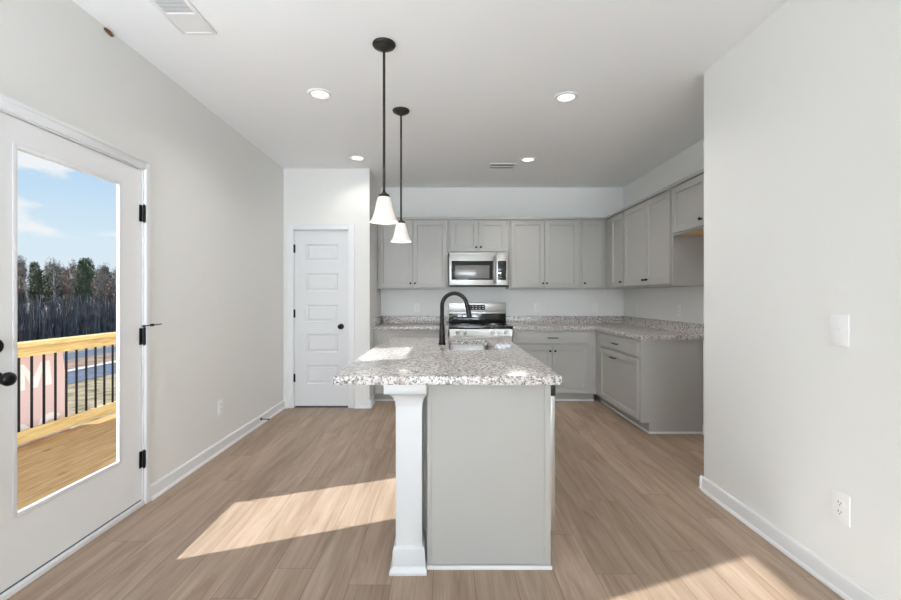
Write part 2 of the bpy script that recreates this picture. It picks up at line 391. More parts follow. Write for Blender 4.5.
# baseboards with a small shoe profile
def base_profile(): return [(0, 0), (.024, 0), (.024, .008), (.018, .018), (.014, .020), (.014, .082), (.009, .092), (0, .092)]
def baseboard(name, p0, p1, normal):
    mb = MB(); p0, p1, n = Vector((*p0, 0)), Vector((*p1, 0)), Vector((*normal, 0))
    a = [mb.bm.verts.new(p0 + n*d + Vector((0, 0, z))) for d, z in base_profile()]
    b = [mb.bm.verts.new(p1 + n*d + Vector((0, 0, z))) for d, z in base_profile()]
    k = len(a); fs = [mb.bm.faces.new(a), mb.bm.faces.new(b)]
    for i in range(k): fs.append(mb.bm.faces.new([a[i], a[(i+1) % k], b[(i+1) % k], b[i]]))
    bmesh.ops.recalc_face_normals(mb.bm, faces=fs); return struct(name, mb, trim_m, ang=25)
baseboard('baseboard_left', (XL, 2.748), (XL, YP), (1, 0))
baseboard('baseboard_left_rear', (XL, YQ), (XL, 1.68), (1, 0))
baseboard('baseboard_right', (XR, YQ), (XR, YR+.024), (-1, 0))
baseboard('baseboard_right_end', (XR-.024, YR), (XK, YR), (0, 1))
baseboard('baseboard_kitchen_right', (XK, YR+.024), (XK, 4.09), (-1, 0))
baseboard('baseboard_pantry_left', (XL+.024, YP), (-1.806, YP), (0, -1))
baseboard('baseboard_pantry', (-1.03, YP), (XP+.024, YP), (0, -1))
baseboard('baseboard_pantry_side', (XP, YP-.024), (XP, 5.315), (1, 0))
baseboard('baseboard_rear', (XL+.024, YQ), (XR-.024, YQ), (0, 1))

# ------------------------------------------------------------------ patio door in the left wall
def patio_door():
    d = thing('door_1', (XL, (DY0+DY1)/2, 0), kind='structure')
    y0, y1 = 1.752, 2.693; z0, z1 = .036, 2.042; gx0, gx1, gz0, gz1 = 1.909, 2.506, .335, 1.912   # glass opening
    xs0, xs1 = XL-.052, XL-.006
    s = MB()
    for xa, xb, g in ((XL-.020, xs1, 0), (xs0, XL-.0201, .045)):      # the glazing rebate is wider on the outside
        a, b, c, dd = gx0-g, gx1+g, gz0-g, gz1+g
        s.box(xa, xb, y0, a, z0, z1).box(xa, xb, b, y1, z0, z1).box(xa, xb, a, b, z0, c).box(xa, xb, a, b, dd, z1)
    slab = s.build('door_slab', patio_m, d, world=True, smooth=False)
    # raised glazing bead on both sides
    b = MB()
    for xa, xb in ((xs1, xs1+.004),):
        k = .020
        b.box(xa, xb, gx0-k, gx0, gz0-k, gz1+k, .003).box(xa, xb, gx1, gx1+k, gz0-k, gz1+k, .003)
        b.box(xa, xb, gx0, gx1, gz0-k, gz0, .003).box(xa, xb, gx0, gx1, gz1, gz1+k, .003)
    b.build('glazing_bead', trim_m, slab, world=True)
    MB().box(XL-.018, XL-.012, gx0, gx1, gz0, gz1).build('glass_pane', glass_m, d, world=True, smooth=False)
    f = MB(); j0, j1 = XL-.14, XL
    f.box(j0, j1, DY0, y0-.004, 0, DZ).box(j0, j1, y1+.006, DY1, 0, DZ).box(j0, j1, y0-.004, y1+.006, z1+.004, DZ)
    f.box(j0, xs0-.002, y0-.004, y0+.012, .03, z1).box(j0, xs0-.002, y1-.010, y1+.006, .03, z1).box(j0, xs0-.002, y0, y1, z1-.012, z1+.004)
    f.build('door_jamb', trim_m, d, world=True, smooth=False)
    c = MB(); cz = 2.108
    for a, bb, w in ((y0-.072, y0-.010, 0), (y1+.012, y1+.052, 0)):
        c.box(XL, XL+.017, a, bb, 0, cz, .004)
    c.box(XL, XL+.017, y0-.010, y1+.012, z1+.010, cz, .004)
    c.box(XL+.017, XL+.022, y0-.072, y1+.052, cz-.018, cz, .002)
    c.build('door_casing', trim_m, d, world=True)
    MB().box(XL-.14, XL+.010, y0-.004, y1+.006, 0, .026, .003).build('threshold', trim_m, d, world=True)
    w = MB().box(xs0+.004, xs1-.002, y0, y1, .027, .036); w.build('weatherstrip', weather_m, d, world=True, smooth=False)
    for z in (1.78, 1.03, .28):
        h = MB().cyl((XL+.008, y1+.004, z-.05), (XL+.008, y1+.004, z+.05), .0085, n=14)
        h.box(XL-.004, XL-.001, y1-.022, y1, z-.05, z+.05)
        h.cyl((XL+.008, y1+.004, z-.056), (XL+.008, y1+.004, z+.056), .005, n=10)
        hg = h.build('hinge', black_m, d, world=True)
        if z == 1.03:
            p = MB().cyl((XL+.008, y1+.004, z+.058), (XL+.008, y1+.004, z+.068), .010, n=12)
            p.tube([(XL+.008, y1+.004, z+.064), (XL+.03, y1+.035, z+.066), (XL+.062, y1+.085, z+.070)], .0032, n=8)
            p.cyl((XL+.028, y1+.032, z+.066), (XL+.038, y1+.048, z+.067), .008, n=10)
            p.build('hinge_stop', black_m, hg, world=True)
    k = MB(); ky = 1.815
    k.lathe([(.002, 0), (.031, 0), (.031, .006), (.026, .010), (.012, .012), (.011, .034), (.018, .038), (.027, .048), (.029, .058), (.026, .068), (.016, .076), (.002, .078)], (xs1, ky, .932), 28, 'x')
    k.build('door_knob', black_m, d, world=True)
    t = MB().lathe([(.002, 0), (.031, 0), (.031, .008), (.025, .014), (.002, .015)], (xs1, ky, 1.066), 28, 'x')
    t.box(xs1+.014, xs1+.028, ky-.006, ky+.006, 1.048, 1.084, .003)
    t.build('deadbolt', black_m, d, world=True)
patio_door()

# ------------------------------------------------------------------ pantry door
def pantry_door():
    d = thing('door_2', ((PX0+PX1)/2, YP, 0), kind='structure')
    x0, x1, z0, z1 = -1.727, -1.112, .022, 2.034; y = YP+.012
    xs = [x0, x0+.135, x1-.115, x1]
    pz = [(.275, .49), (.635, .845), (.985, 1.18), (1.335, 1.54), (1.68, 1.875)]
    s = MB(); zs = [z0]
    s.box(x0, xs[1], y, y+.035, z0, z1).box(xs[2], x1, y, y+.035, z0, z1)
    zz = z0
    for a, b in pz:
        s.box(xs[1], xs[2], y, y+.035, zz, a); zz = b
    s.box(xs[1], xs[2], y, y+.035, zz, z1)
    for a, b in pz:     # raised field inside a sunk moulding
        def ring(m, yy): return [s.bm.verts.new(p) for p in ((xs[1]+m, yy, a+m), (xs[2]-m, yy, a+m), (xs[2]-m, yy, b-m), (xs[1]+m, yy, b-m))]
        rr = [ring(0, y), ring(.010, y+.009), ring(.022, y+.009), ring(.036, y+.003)]
        for p, q in zip(rr, rr[1:]):
            for k in range(4): s.bm.faces.new([p[k], p[(k+1) % 4], q[(k+1) % 4], q[k]])
        s.bm.faces.new(rr[-1])
    s.build('door_slab', door_m, d, world=True, smooth=False)
    j = MB().box(PX0, x0-.003, YP, YP+.12, 0, PZ).box(x1+.003, PX1, YP, YP+.12, 0, PZ).box(x0-.003, x1+.003, YP, YP+.12, z1+.003, PZ)
    j.build('door_jamb', trim_m, d, world=True, smooth=False)
    c = MB(); a0, a1, b0, b1, cz = -1.804, -1.735, -1.104, -1.033, 2.108
    for p, q in ((a0, a1), (b0, b1)): c.box(p, q, YP-.017, YP, 0, cz, .004)
    c.box(a1, b0, YP-.017, YP, PZ-.010, cz, .004)
    c.box(a0, a0+.016, YP-.022, YP-.016, 0, cz, .002).box(b1-.016, b1, YP-.022, YP-.016, 0, cz, .002).box(a0+.016, b1-.016, YP-.022, YP-.016, cz-.016, cz, .002)
    c.build('door_casing', trim_m, d, world=True)
    MB().box(x0, x1, YP+.03, YP+.115, 0, .006).build('threshold', dark_m, d, world=True, smooth=False)
    for z in (1.824, 1.08, .343):
        h = MB().cyl((x0-.002, y-.006, z-.047), (x0-.002, y-.006, z+.047), .008, n=12).box(x0-.008, x0+.012, y-.003, y-.0005, z-.047, z+.047)
        h.build('hinge', black_m, d, world=True)
    k = MB().lathe([(.002, 0), (.032, 0), (.032, -.006), (.012, -.011), (.011, -.032), (.020, -.038), (.028, -.050), (.027, -.060), (.016, -.070), (.002, -.072)], (-1.19, y, .932), 28, 'y')
    k.build('door_knob', black_m, d, world=True)
pantry_door()

# ------------------------------------------------------------------ cabinets
def knob(parent, x, z, y=-.02):
    MB().lathe([(.002, .0), (.007, .0), (.006, -.010), (.010, -.015), (.0135, -.021), (.012, -.027), (.002, -.029)], (x, y, z), 18, 'y').build('knob', black_m, parent)
def pull(parent, x, z, w=.128, y=-.02):
    p = MB().tube([(x-w/2, y-.030, z), (x+w/2, y-.030, z)], .006, 12)
    p.cyl((x-w/2+.016, y, z), (x-w/2+.016, y-.030, z), .005, n=10).cyl((x+w/2-.016, y, z), (x+w/2-.016, y-.030, z), .005, n=10)
    p.build('handle', black_m, parent)
def wall_cabinet(loc, rz, w, z0, z1, depth, doors, label, x_from=0.0, wood_bottom=False):
    t = thing('wall_cabinet', loc, label, 'cabinet', 'grey kitchen wall cabinets', rz)
    zb = z0 - loc[2]; zt = z1 - loc[2]
    b = MB()
    b.box(x_from, w, 0, depth, zb + (.018 if wood_bottom else 0), zt, .0015, 1)
    b.build('body', cab_m, t, smooth=False)
    if wood_bottom:
        MB().box(x_from+.018, w-.018, .018, depth, zb+.004, zb+.018).build('bottom_panel', ply_m, t, smooth=False)
        MB().box(x_from, w, 0, .018, zb, zb+.018).box(x_from, x_from+.018, .018, depth, zb, zb+.018).box(w-.018, w, .018, depth, zb, zb+.018).build('bottom_rail', cab_m, t, smooth=False)
    MB().box(x_from if x_from >= 0 else 0, w, -.022, .0, zt-.018, zt+.012, .003).build('top_trim', cab_m, t)
    for (x0, x1, kx, kz) in doors:
        d = MB().shaker(x0, x1, zb+.018, zt-.03).build('door', cab_m, t, smooth=False)
        knob(d, kx, kz - loc[2])
    return t
def base_cabinet(loc, rz, w, depth, drawers, doors, label, x_from=0.0, end_skirt=None):
    t = thing('base_cabinet', loc, label, 'cabinet', 'grey kitchen base cabinets', rz)
    MB().box(x_from, w, 0, depth, .10, .874, .0015, 1).build('body', cab_m, t, smooth=False)
    MB().box(x_from, w, .075, depth, 0, .0995).build('toe_kick', cab_m, t, smooth=False)
    MB().box(max(x_from, 0) , w + (.012 if end_skirt else 0), .061, .0745, 0, .02, .004).build('shoe_moulding', shoe_m, t)
    if end_skirt:
        MB().box(w+.0005, w+.014, .0755, depth, 0, .02, .004).build('shoe_moulding', shoe_m, t)
    for (x0, x1, z0, z1) in drawers:
        d = MB().shaker(x0, x1, z0, z1, w=.012, rec=.003).build('drawer', cab_m, t, smooth=False)
        pull(d, (x0+x1)/2, (z0+z1)/2)
    for (x0, x1, z0, z1, kx, kz, kind) in doors:
        d = MB().shaker(x0, x1, z0, z1).build('door', cab_m, t, smooth=False)
        (pull if kind == 'pull' else knob)(d, kx, kz)
    return t
UZ0, UZ1, UY = 1.372, 2.268, 5.60
UD = YB - UY - .002
wall_cabinet((-.860, UY, UZ0), 0, .898, UZ0, UZ1, UD, [(.026, .450, .424, 1.443), (.455, .880, .481, 1.443)], 'grey double-door wall cabinet left of the microwave, beside the pantry corner')
wall_cabinet((.040, UY, 1.828), 0, .770, 1.828, UZ1, UD, [(.030, .380, .353, 1.899), (.385, .738, .412, 1.899)], 'short grey two-door wall cabinet directly above the microwave')
wall_cabinet((.812, UY, UZ0), 0, .908, UZ0, UZ1, UD, [(.022, .446, .424, 1.443), (.451, .878, .474, 1.443)], 'grey double-door wall cabinet right of the microwave')
wall_cabinet((1.722, UY, UZ0), 0, .322, UZ0, UZ1, UD, [(.018, .280, .042, 1.443)], 'narrow single-door grey wall cabinet at right end of back wall')
UX = 2.046; UDR = XK - UX - .002
wall_cabinet((UX, 5.60, UZ0), R(-90), .598, UZ0, UZ1, UDR, [(.215, .575, .535, 1.443)], 'narrow single-door grey wall cabinet on the right wall next to the corner', x_from=-.326)
wall_cabinet((UX, 5.0, UZ0), R(-90), 1.038, UZ0, UZ1, UDR, [(.012, .548, .514, 1.443), (.553, 1.018, .588, 1.443)], 'wide double-door grey wall cabinet on the right wall above the counter')
wall_cabinet((UX, 3.958, 1.817), R(-90), 1.055, 1.817, UZ1, UDR, [(.028, .520, .480, 1.887), (.526, 1.02, .566, 1.887)], 'short grey wall cabinet over the empty refrigerator space, wood underside', wood_bottom=True)

BY = 5.32; BD = YB - BY - .002
base_cabinet((-.860, BY, 0), 0, .898, BD, [(.04, .862, .711, .848)], [(.04, .448, .115, .687, .415, .63, 'k'), (.454, .862, .115, .687, .487, .63, 'k')], 'grey base cabinet left of the range, half hidden behind the island')
base_cabinet((.820, BY, 0), 0, 1.0, BD, [(.034, .910, .711, .848)], [(.034, .468, .115, .687, .440, .622, 'k'), (.474, .910, .115, .687, .502, .622, 'k')], 'grey base cabinet right of the range with drawer over two doors')
BX = 1.8215
base_cabinet((BX, BY, 0), R(-90), 1.22, XK-BX-.002, [(.19, 1.175, .711, .848)], [(.19, 1.175, .115, .687, .62, .622, 'pull')], 'grey base cabinet on the right wall with a broad plain end panel', x_from=-.608, end_skirt=True)

# counters
ct = thing('countertop', (-.41, 5.6, .875), 'speckled granite countertop left of the range, in the back corner', 'countertop', 'granite countertops')
MB().box(XP+.001, .044, 5.292, YB-.001, .875, .914, .004).build('slab', granite_m, ct, world=True)
MB().box(XP+.022, .044, YB-.021, YB-.001, .9145, 1.016, .002).build('backsplash', granite_m, ct, world=True)
MB().box(XP+.001, XP+.021, 5.292, YB-.001, .9145, 1.016, .002).build('side_splash', granite_m, ct, world=True)
ct = thing('countertop', (1.8, 5.5, .875), 'L-shaped speckled granite countertop turning the right back corner', 'countertop', 'granite countertops')
mb = MB().prism([(.816, 5.292), (1.795, 5.292), (1.795, 4.075), (XK-.001, 4.075), (XK-.001, YB-.001), (.816, YB-.001)], 'z', .875, .914)
bmesh.ops.bevel(mb.bm, geom=list(mb.bm.edges), offset=.004, segments=2, affect='EDGES')
mb.build('slab', granite_m, ct, world=True)
mb = MB().box(.816, XK-.022, YB-.021, YB-.001, .9145, 1.016, .002).box(XK-.021, XK-.001, 4.075, YB-.001, .9145, 1.016, .002)
mb.build('backsplash', granite_m, ct, world=True)

# ------------------------------------------------------------------ range
def make_range():
    x0, x1 = .052, .808; r = thing('range', ((x0+x1)/2, 5.6, 0), 'freestanding stainless steel range with black cooktop and backguard', 'stove')
    yf, yb = 5.285, 5.915
    MB().box(x0, x1, yf+.02, yb, .06, .885, .003).build('body', steel_m, r, world=True)
    MB().box(x0+.03, x1-.03, yf+.06, yb-.02, 0, .0595).build('plinth', dark_m, r, world=True)
    MB().box(x0-.003, x1+.003, yf-.022, yb-.05, .886, .922, .005).build('cooktop', blackglass_m, r, world=True)
    bg = MB().box(x0, x1, yb-.06, yb, .923, 1.075, .004).build('backguard', blackglass_m, r, world=True)
    MB().box(x0, x1, yb-.066, yb, 1.076, 1.197, .006).build('control_panel', steel_m, r, world=True); pn = r.children[-1]
    MB().box(.29, .53, yb-.070, yb-.0665, 1.098, 1.168, .002).build('display', display_m, pn, world=True)
    for i in range(5):
        for j in range(2): MB().box(.315+i*.045, .335+i*.045, yb-.0715, yb-.0702, 1.112+j*.03, 1.120+j*.03).build('touch_key', plate_m, pn, world=True, smooth=False)
    MB().box(x0+.006, x1-.006, yb-.068, yb-.061, 1.050, 1.074, .002).build('trim_strip', steel_m, bg, world=True)
    for (cx, cy, rr) in ((.24, 5.44, .105), (.62, 5.44, .09), (.24, 5.70, .075), (.62, 5.70, .105)):
        MB().lathe([(rr, .9222), (rr, .9232), (rr-.004, .9232), (rr-.004, .9222)], (cx, cy, 0), 40, closed=True).build('burner_ring', MATS['satin_sink_steel'], r, world=True)
    cp = MB().prism([(yf-.016, .80), (yf+.02, .80), (yf+.02, .885), (yf-.012, .885)], 'x', x0, x1).build('knob_panel', steel_m, r, world=True, smooth=False)
    for kx in (.155, .235, .57, .65, .73):
        k = MB().lathe([(.002, .0), (.024, .0), (.022, -.018), (.018, -.028), (.002, -.029)], (kx, yf-.018, .843), 24, 'y')
        k.box(kx-.004, kx+.004, yf-.052, yf-.046, .825, .861, .001)
        k.build('control_knob', steel_m, cp, world=True)
    od = MB().box(x0+.004, x1-.004, yf-.03, yf+.0195, .245, .795, .006).build('oven_door', steel_m, r, world=True)
    MB().box(x0+.10, x1-.10, yf-.033, yf-.0302, .36, .66, .001).build('oven_window', blackglass_m, od, world=True)
    h = MB().tube([(x0+.06, yf-.075, .755), (x1-.06, yf-.075, .755)], .012, 14).cyl((x0+.09, yf-.03, .755), (x0+.09, yf-.075, .755), .009).cyl((x1-.09, yf-.03, .755), (x1-.09, yf-.075, .755), .009)
    h.build('oven_handle', steel_m, od, world=True)
    MB().box(x0+.004, x1-.004, yf-.025, yf+.0195, .065, .238, .006).build('storage_drawer', steel_m, r, world=True)
make_range()

# ------------------------------------------------------------------ microwave
def make_microwave():
    x0, x1, z0, z1 = .053, .797, 1.402, 1.824; yf = 5.515
    m = thing('microwave', ((x0+x1)/2, 5.7, z0), 'stainless over-the-range microwave under the short wall cabinet', 'microwave')
    MB().box(x0+.004, x1-.004, yf+.03, YB-.004, z0+.012, z1-.002).build('body', dark_m, m, world=True)
    d = MB()
    xd = .640                                                       # door / keypad split
    d.box(x0, xd, yf, yf+.029, z0+.016, z1-.012, .004).build('door', steel_m, m, world=True)
    door = m.children[-1]
    MB().box(x0+.028, xd-.042, yf-.004, yf-.0003, z0+.082, z1-.102, .0015).build('door_glass', blackglass_m, door, world=True)
    MB().box(x0+.075, xd-.085, yf-.0055, yf-.0042, z0+.100, z1-.158, .0003).build('window_screen', window_m, door, world=True)
    h = MB().tube([(xd-.022, yf-.001, z0+.045), (xd-.022, yf-.030, z0+.062), (xd-.022, yf-.040, z0+.10), (xd-.022, yf-.040, z1-.12), (xd-.022, yf-.030, z1-.078), (xd-.022, yf-.001, z1-.06)], .013, 14)
    h.build('door_handle', steel_m, door, world=True)
    k = MB().box(xd+.003, x1, yf, yf+.029, z0+.016, z1-.012, .004).build('keypad_frame', steel_m, m, world=True)
    MB().box(xd+.020, x1-.032, yf-.004, yf-.0003, z0+.082, z1-.102, .001).build('keypad', blackglass_m, k, world=True)
    for i in range(3):
        for j in range(5): MB().box(xd+.034+i*.026, xd+.048+i*.026, yf-.0048, yf-.0041, z0+.105+j*.030, z0+.111+j*.030).build('key_mark', slot_m, k, world=True, smooth=False)
    MB().box(x0, x1, yf+.006, YB-.01, z0, z0+.0115, .002).build('bottom_vent', dark_m, m, world=True)
    MB().box(x0, x1, yf+.004, yf+.029, z1-.0115, z1-.001, .001).build('top_grille', steel_m, m, world=True)
make_microwave()

# ------------------------------------------------------------------ island
SX0, SX1, SY0, SY1 = .025, .348, 2.965, 3.655
IX0, IX1, IY0, IY1 = -.083, .494, 2.068, 3.845
isl = thing('kitchen_island', ((IX0+IX1)/2, (IY0+IY1)/2, 0), 'grey panelled kitchen island base under the near granite top', 'kitchen island')
DW0, DW1 = 2.110, 2.712           # dishwasher bay
mb = MB().box(IX0, IX1-.022, IY0, DW0-.003, 0, .874).box(IX0, IX1-.022, DW1+.003, IY1, .10, .66).box(IX0, IX1-.022, DW1+.003, SY0-.03, .66, .874).box(IX0, IX1-.022, SY1+.03, IY1, .66, .874).box(IX0, SX0-.03, SY0-.03, SY1+.03, .66, .874).box(SX1+.03, IX1-.022, SY0-.03, SY1+.03, .66, .874).box(IX0, IX0+.018, DW0-.003, DW1+.003, 0, .874).box(IX0, IX1-.09, DW1+.003, IY1, 0, .10)
mb.box(IX0+.018, IX1-.022, DW0-.003, DW1+.003, .862, .874)
mb.build('body', cab_m, isl, world=True, smooth=False)
MB().box(IX1-.022, IX1, IY0, DW0-.003, 0, .874).build('face_frame', cab_m, isl, world=True, smooth=False)
MB().box(IX1-.022, IX1, DW1+.003, IY1, .10, .874).build('face_frame', cab_m, isl, world=True, smooth=False)
MB().box(IX1-.027, IX1+.001, IY0-.006, IY0-.0003, .0, .874, .0015).build('corner_trim', cab_m, isl, world=True)
MB().box(IX0, IX0+.02, IY0-.006, IY0-.0003, .0, .874, .0015).build('corner_trim', cab_m, isl, world=True)
MB().box(-.125, IX0-.0006, 2.212, 2.236, 0, .874).build('filler_strip', cab_m, isl, world=True, smooth=False)
MB().box(IX0, IX1+.006, IY0-.018, IY0-.0063, 0, .018, .004).build('shoe_moulding', shoe_m, isl, world=True)
# doors on the kitchen side, beyond the dishwasher
for (ya, yb) in ((2.75, 3.10), (3.105, 3.455), (3.49, 3.81)):
    mb = MB().shaker(0, yb-ya, .115, .848)
    mb.bm.transform(Matrix.Translation((IX1, ya, 0)) @ Matrix.Rotation(R(90), 4, 'Z'))
    d = mb.build('door', cab_m, isl, world=True, smooth=False)
    MB().lathe([(.002, .0), (.007, .0), (.006, .010), (.0135, .021), (.002, .029)], (IX1+.02, yb-.035, .78), 16, 'x').build('knob', black_m, d, world=True)

dw = thing('dishwasher', (.3, (DW0+DW1)/2, 0), 'dishwasher at the island side with a black top edge', 'dishwasher')
MB().box(IX0+.03, IX1-.002, DW0, DW1, .11, .858).build('tub', dark_m, dw, world=True, smooth=False)
MB().box(IX1, .528, DW0+.002, DW1-.002, .150, .795, .004).build('door', steel_m, dw, world=True)
MB().box(IX1, .530, DW0+.002, DW1-.002, .797, .856, .003).build('control_strip', dark_m, dw, world=True)
MB().box(IX1-.07, IX1-.05, DW0+.002, DW1-.002, .0, .109).build('toe_kick', dark_m, dw, world=True)

# square white column at the island corner
colm = thing('support_column', (-.167, 2.09, 0), 'square white column holding up the near left corner of the island top', 'column')
cy0, cy1 = 2.036, 2.156; cx0, cx1 = -.2275, -.1065
MB().box(cx0, cx1, cy0, cy1, .0, .874, .002).build('shaft', column_m, colm, world=True)
def square_rings(mb, rows, cx, cy, clip=None):
    rings = []
    for h, z in rows:
        a, b, c, d = cx-h, cx+h, cy-h, cy+h
        if clip is not None: b = min(b, clip)
        rings.append([mb.bm.verts.new(p) for p in ((a, c, z), (b, c, z), (b, d, z), (a, d, z))])
    fs = [mb.bm.faces.new(rings[0][::-1]), mb.bm.faces.new(rings[-1])]
    for p, q in zip(rings, rings[1:]):
        for k in range(4): fs.append(mb.bm.faces.new([p[k], p[(k+1) % 4], q[(k+1) % 4], q[k]]))
    bmesh.ops.recalc_face_normals(mb.bm, faces=fs); return mb
ccx, ccy = (cx0+cx1)/2, (cy0+cy1)/2
square_rings(MB(), [(.088, 0), (.088, .012), (.080, .030), (.078, .034), (.074, .036), (.074, .100), (.072, .112), (.066, .122), (.0615, .125)], ccx, ccy, IX0-.0005).build('plinth', column_m, colm, world=True, ang=20)
cap = [(.0612, .765)] + [(.0615 + .044*(1-math.cos(t*math.pi/2/8)), .768 + .062*math.sin(t*math.pi/2/8)) for t in range(9)] + [(.108, .832), (.110, .874)]
square_rings(MB(), cap, ccx, ccy, IX0-.0005).build('capital', column_m, colm, world=True, ang=50)

# island top with an undermount sink
top = thing('countertop', (.01, 2.93, .875), 'speckled granite island top with sink and sunlit patch', 'countertop', 'granite countertops')
def rounded(x0, x1, y0, y1, r, n=6):
    pts = []
    for (cx, cy, a0) in ((x1-r, y0+r, -90), (x1-r, y1-r, 0), (x0+r, y1-r, 90), (x0+r, y0+r, 180)):
        for k in range(n+1):
            a = R(a0 + 90*k/n); pts.append((cx + r*math.cos(a), cy + r*math.sin(a)))
    return pts
def slab_with_hole(outer, inner, z0, z1):
    mb = MB(); bm = mb.bm
    def loop(pts, z): return [bm.verts.new((p[0], p[1], z)) for p in pts]
    bev = .005
    def inset(pts, d, sgn):
        cx = sum(p[0] for p in pts)/len(pts); cy = sum(p[1] for p in pts)/len(pts)
        return [(p[0] - sgn*d*(1 if p[0] > cx else -1), p[1] - sgn*d*(1 if p[1] > cy else -1)) for p in pts]
    o = [loop(outer, z0), loop(outer, z1-bev), loop(inset(outer, bev*.3, 1), z1-bev*.3), loop(inset(outer, bev, 1), z1)]
    i = [loop(inner, z0), loop(inner, z1-.002), loop(inset(inner, .002, -1), z1)]
    fs = []
    for rs in (o, i):
        for a, b in zip(rs, rs[1:]):
            n = len(a)
            for k in range(n): fs.append(bm.faces.new([a[k], a[(k+1) % n], b[(k+1) % n], b[k]]))
    def ringcap(a, b):
        es = []
        for l in (a, b):
            n = len(l)
            for k in range(n):
                e = bm.edges.get((l[k], l[(k+1) % n])); es.append(e)
        g = bmesh.ops.triangle_fill(bm, use_beauty=True, use_dissolve=False, edges=es)
    ringcap(o[-1], i[-1]); ringcap(o[0], i[0])
    bmesh.ops.recalc_face_normals(bm, faces=bm.faces[:]); return mb
slab_with_hole(rounded(-.506, .529, 1.982, 3.872, .012, 3), rounded(SX0, SX1, SY0, SY1, .04), .875, .914).build('slab', granite_m, top, world=True, ang=25)

sk = thing('sink', ((SX0+SX1)/2, (SY0+SY1)/2, .70), 'undermount stainless steel sink sunk in the island top', 'sink')
mb = MB(); prev = None
lev = [(.014, .8745), (-.003, .8745), (-.003, .868), (.0, .72), (.012, .702), (.035, .696)]
rings = [[mb.bm.verts.new((p[0], p[1], z)) for p in rounded(SX0+m, SX1-m, SY0+m, SY1-m, max(.012, .04 - (m if m > 0 else 0)*.3))] for m, z in [(-.018, .8738), (-.003, .8738), (-.003, .868), (.0, .72), (.012, .702), (.035, .696)]]
for a, b in zip(rings, rings[1:]):
    n = len(a)
    for k in range(n): mb.bm.faces.new([a[k], a[(k+1) % n], b[(k+1) % n], b[k]])
mb.bm.faces.new(rings[-1])
bmesh.ops.recalc_face_normals(mb.bm, faces=mb.bm.faces[:])
bowl = mb.build('bowl', sink_m, sk, world=True, ang=50)
MB().lathe([(.002, .6975), (.030, .6985), (.042, .699), (.044, .6965)], ((SX0+SX1)/2, (SY0+SY1)/2, 0), 28).build('drain', steel_m, sk, world=True)
bowl.modifiers.new('wall', 'SOLIDIFY').thickness = -.0012

fx, fy = -.022, 3.30
fa = thing('faucet', (fx, fy, .914), 'black gooseneck kitchen faucet on the island beside the sink', 'faucet')
MB().lathe([(.002, .9143), (.027, .9143), (.029, .922), (.025, .928), (.0225, .95), (.0195, 1.05), (.0160, 1.065), (.002, 1.066)], (fx, fy, 0), 28).build('base', black_m, fa, world=True)
rad = .092; pts = [(fx, fy, 1.06), (fx, fy, 1.205)]
for k in range(1, 15):
    a = math.pi - math.pi*1.02*k/14; pts.append((fx + rad + rad*math.cos(a), fy-.002*k, 1.205 + rad*math.sin(a)))
pts.append((fx+2*rad+.006, fy-.03, 1.195))
MB().tube(pts, .0150, 18).build('spout', black_m, fa, world=True)
hx = fx+2*rad+.004
MB().tube([(hx, fy-.03, 1.215), (hx+.004, fy-.031, 1.19), (hx+.012, fy-.033, 1.135), (hx+.014, fy-.034, 1.118)], [.0155, .0175, .0205, .0185], 18).build('spray_head', black_m, fa, world=True)
lv = MB().cyl((fx, fy, .985), (fx-.012, fy+.034, .985), .010, n=14).tube([(fx-.012, fy+.034, .985), (fx-.014, fy+.042, 1.02), (fx-.016, fy+.048, 1.075)], [.0085, .006, .005], 10)
lv.build('lever', black_m, fa, world=True)

# crumpled clear bag by the sink
rb = random.Random(3)
mb = MB(); g = bmesh.ops.create_icosphere(mb.bm, subdivisions=3, radius=1)
for v in mb.bm.verts:
    n = 1 + rb.uniform(-.22, .22); v.co = Vector((v.co.x*.055*n, v.co.y*.06*n, max(-.0, v.co.z)*.032*n))
    v.co += Vector((.405, 3.10, .9146))
bag = mb.build('plastic_bag', plastic_m); bagloc = bag.location.copy()
tag(bag, 'small crumpled clear plastic bag with blue print at the sink corner', 'bag')
mb = MB().prism([(.382, 3.070), (.416, 3.066), (.420, 3.100), (.386, 3.104)], 'z', .9455, .9470)
mb.bm.transform(Matrix.Translation(-bagloc)); mb.build('printed_label', blue_m, bag)

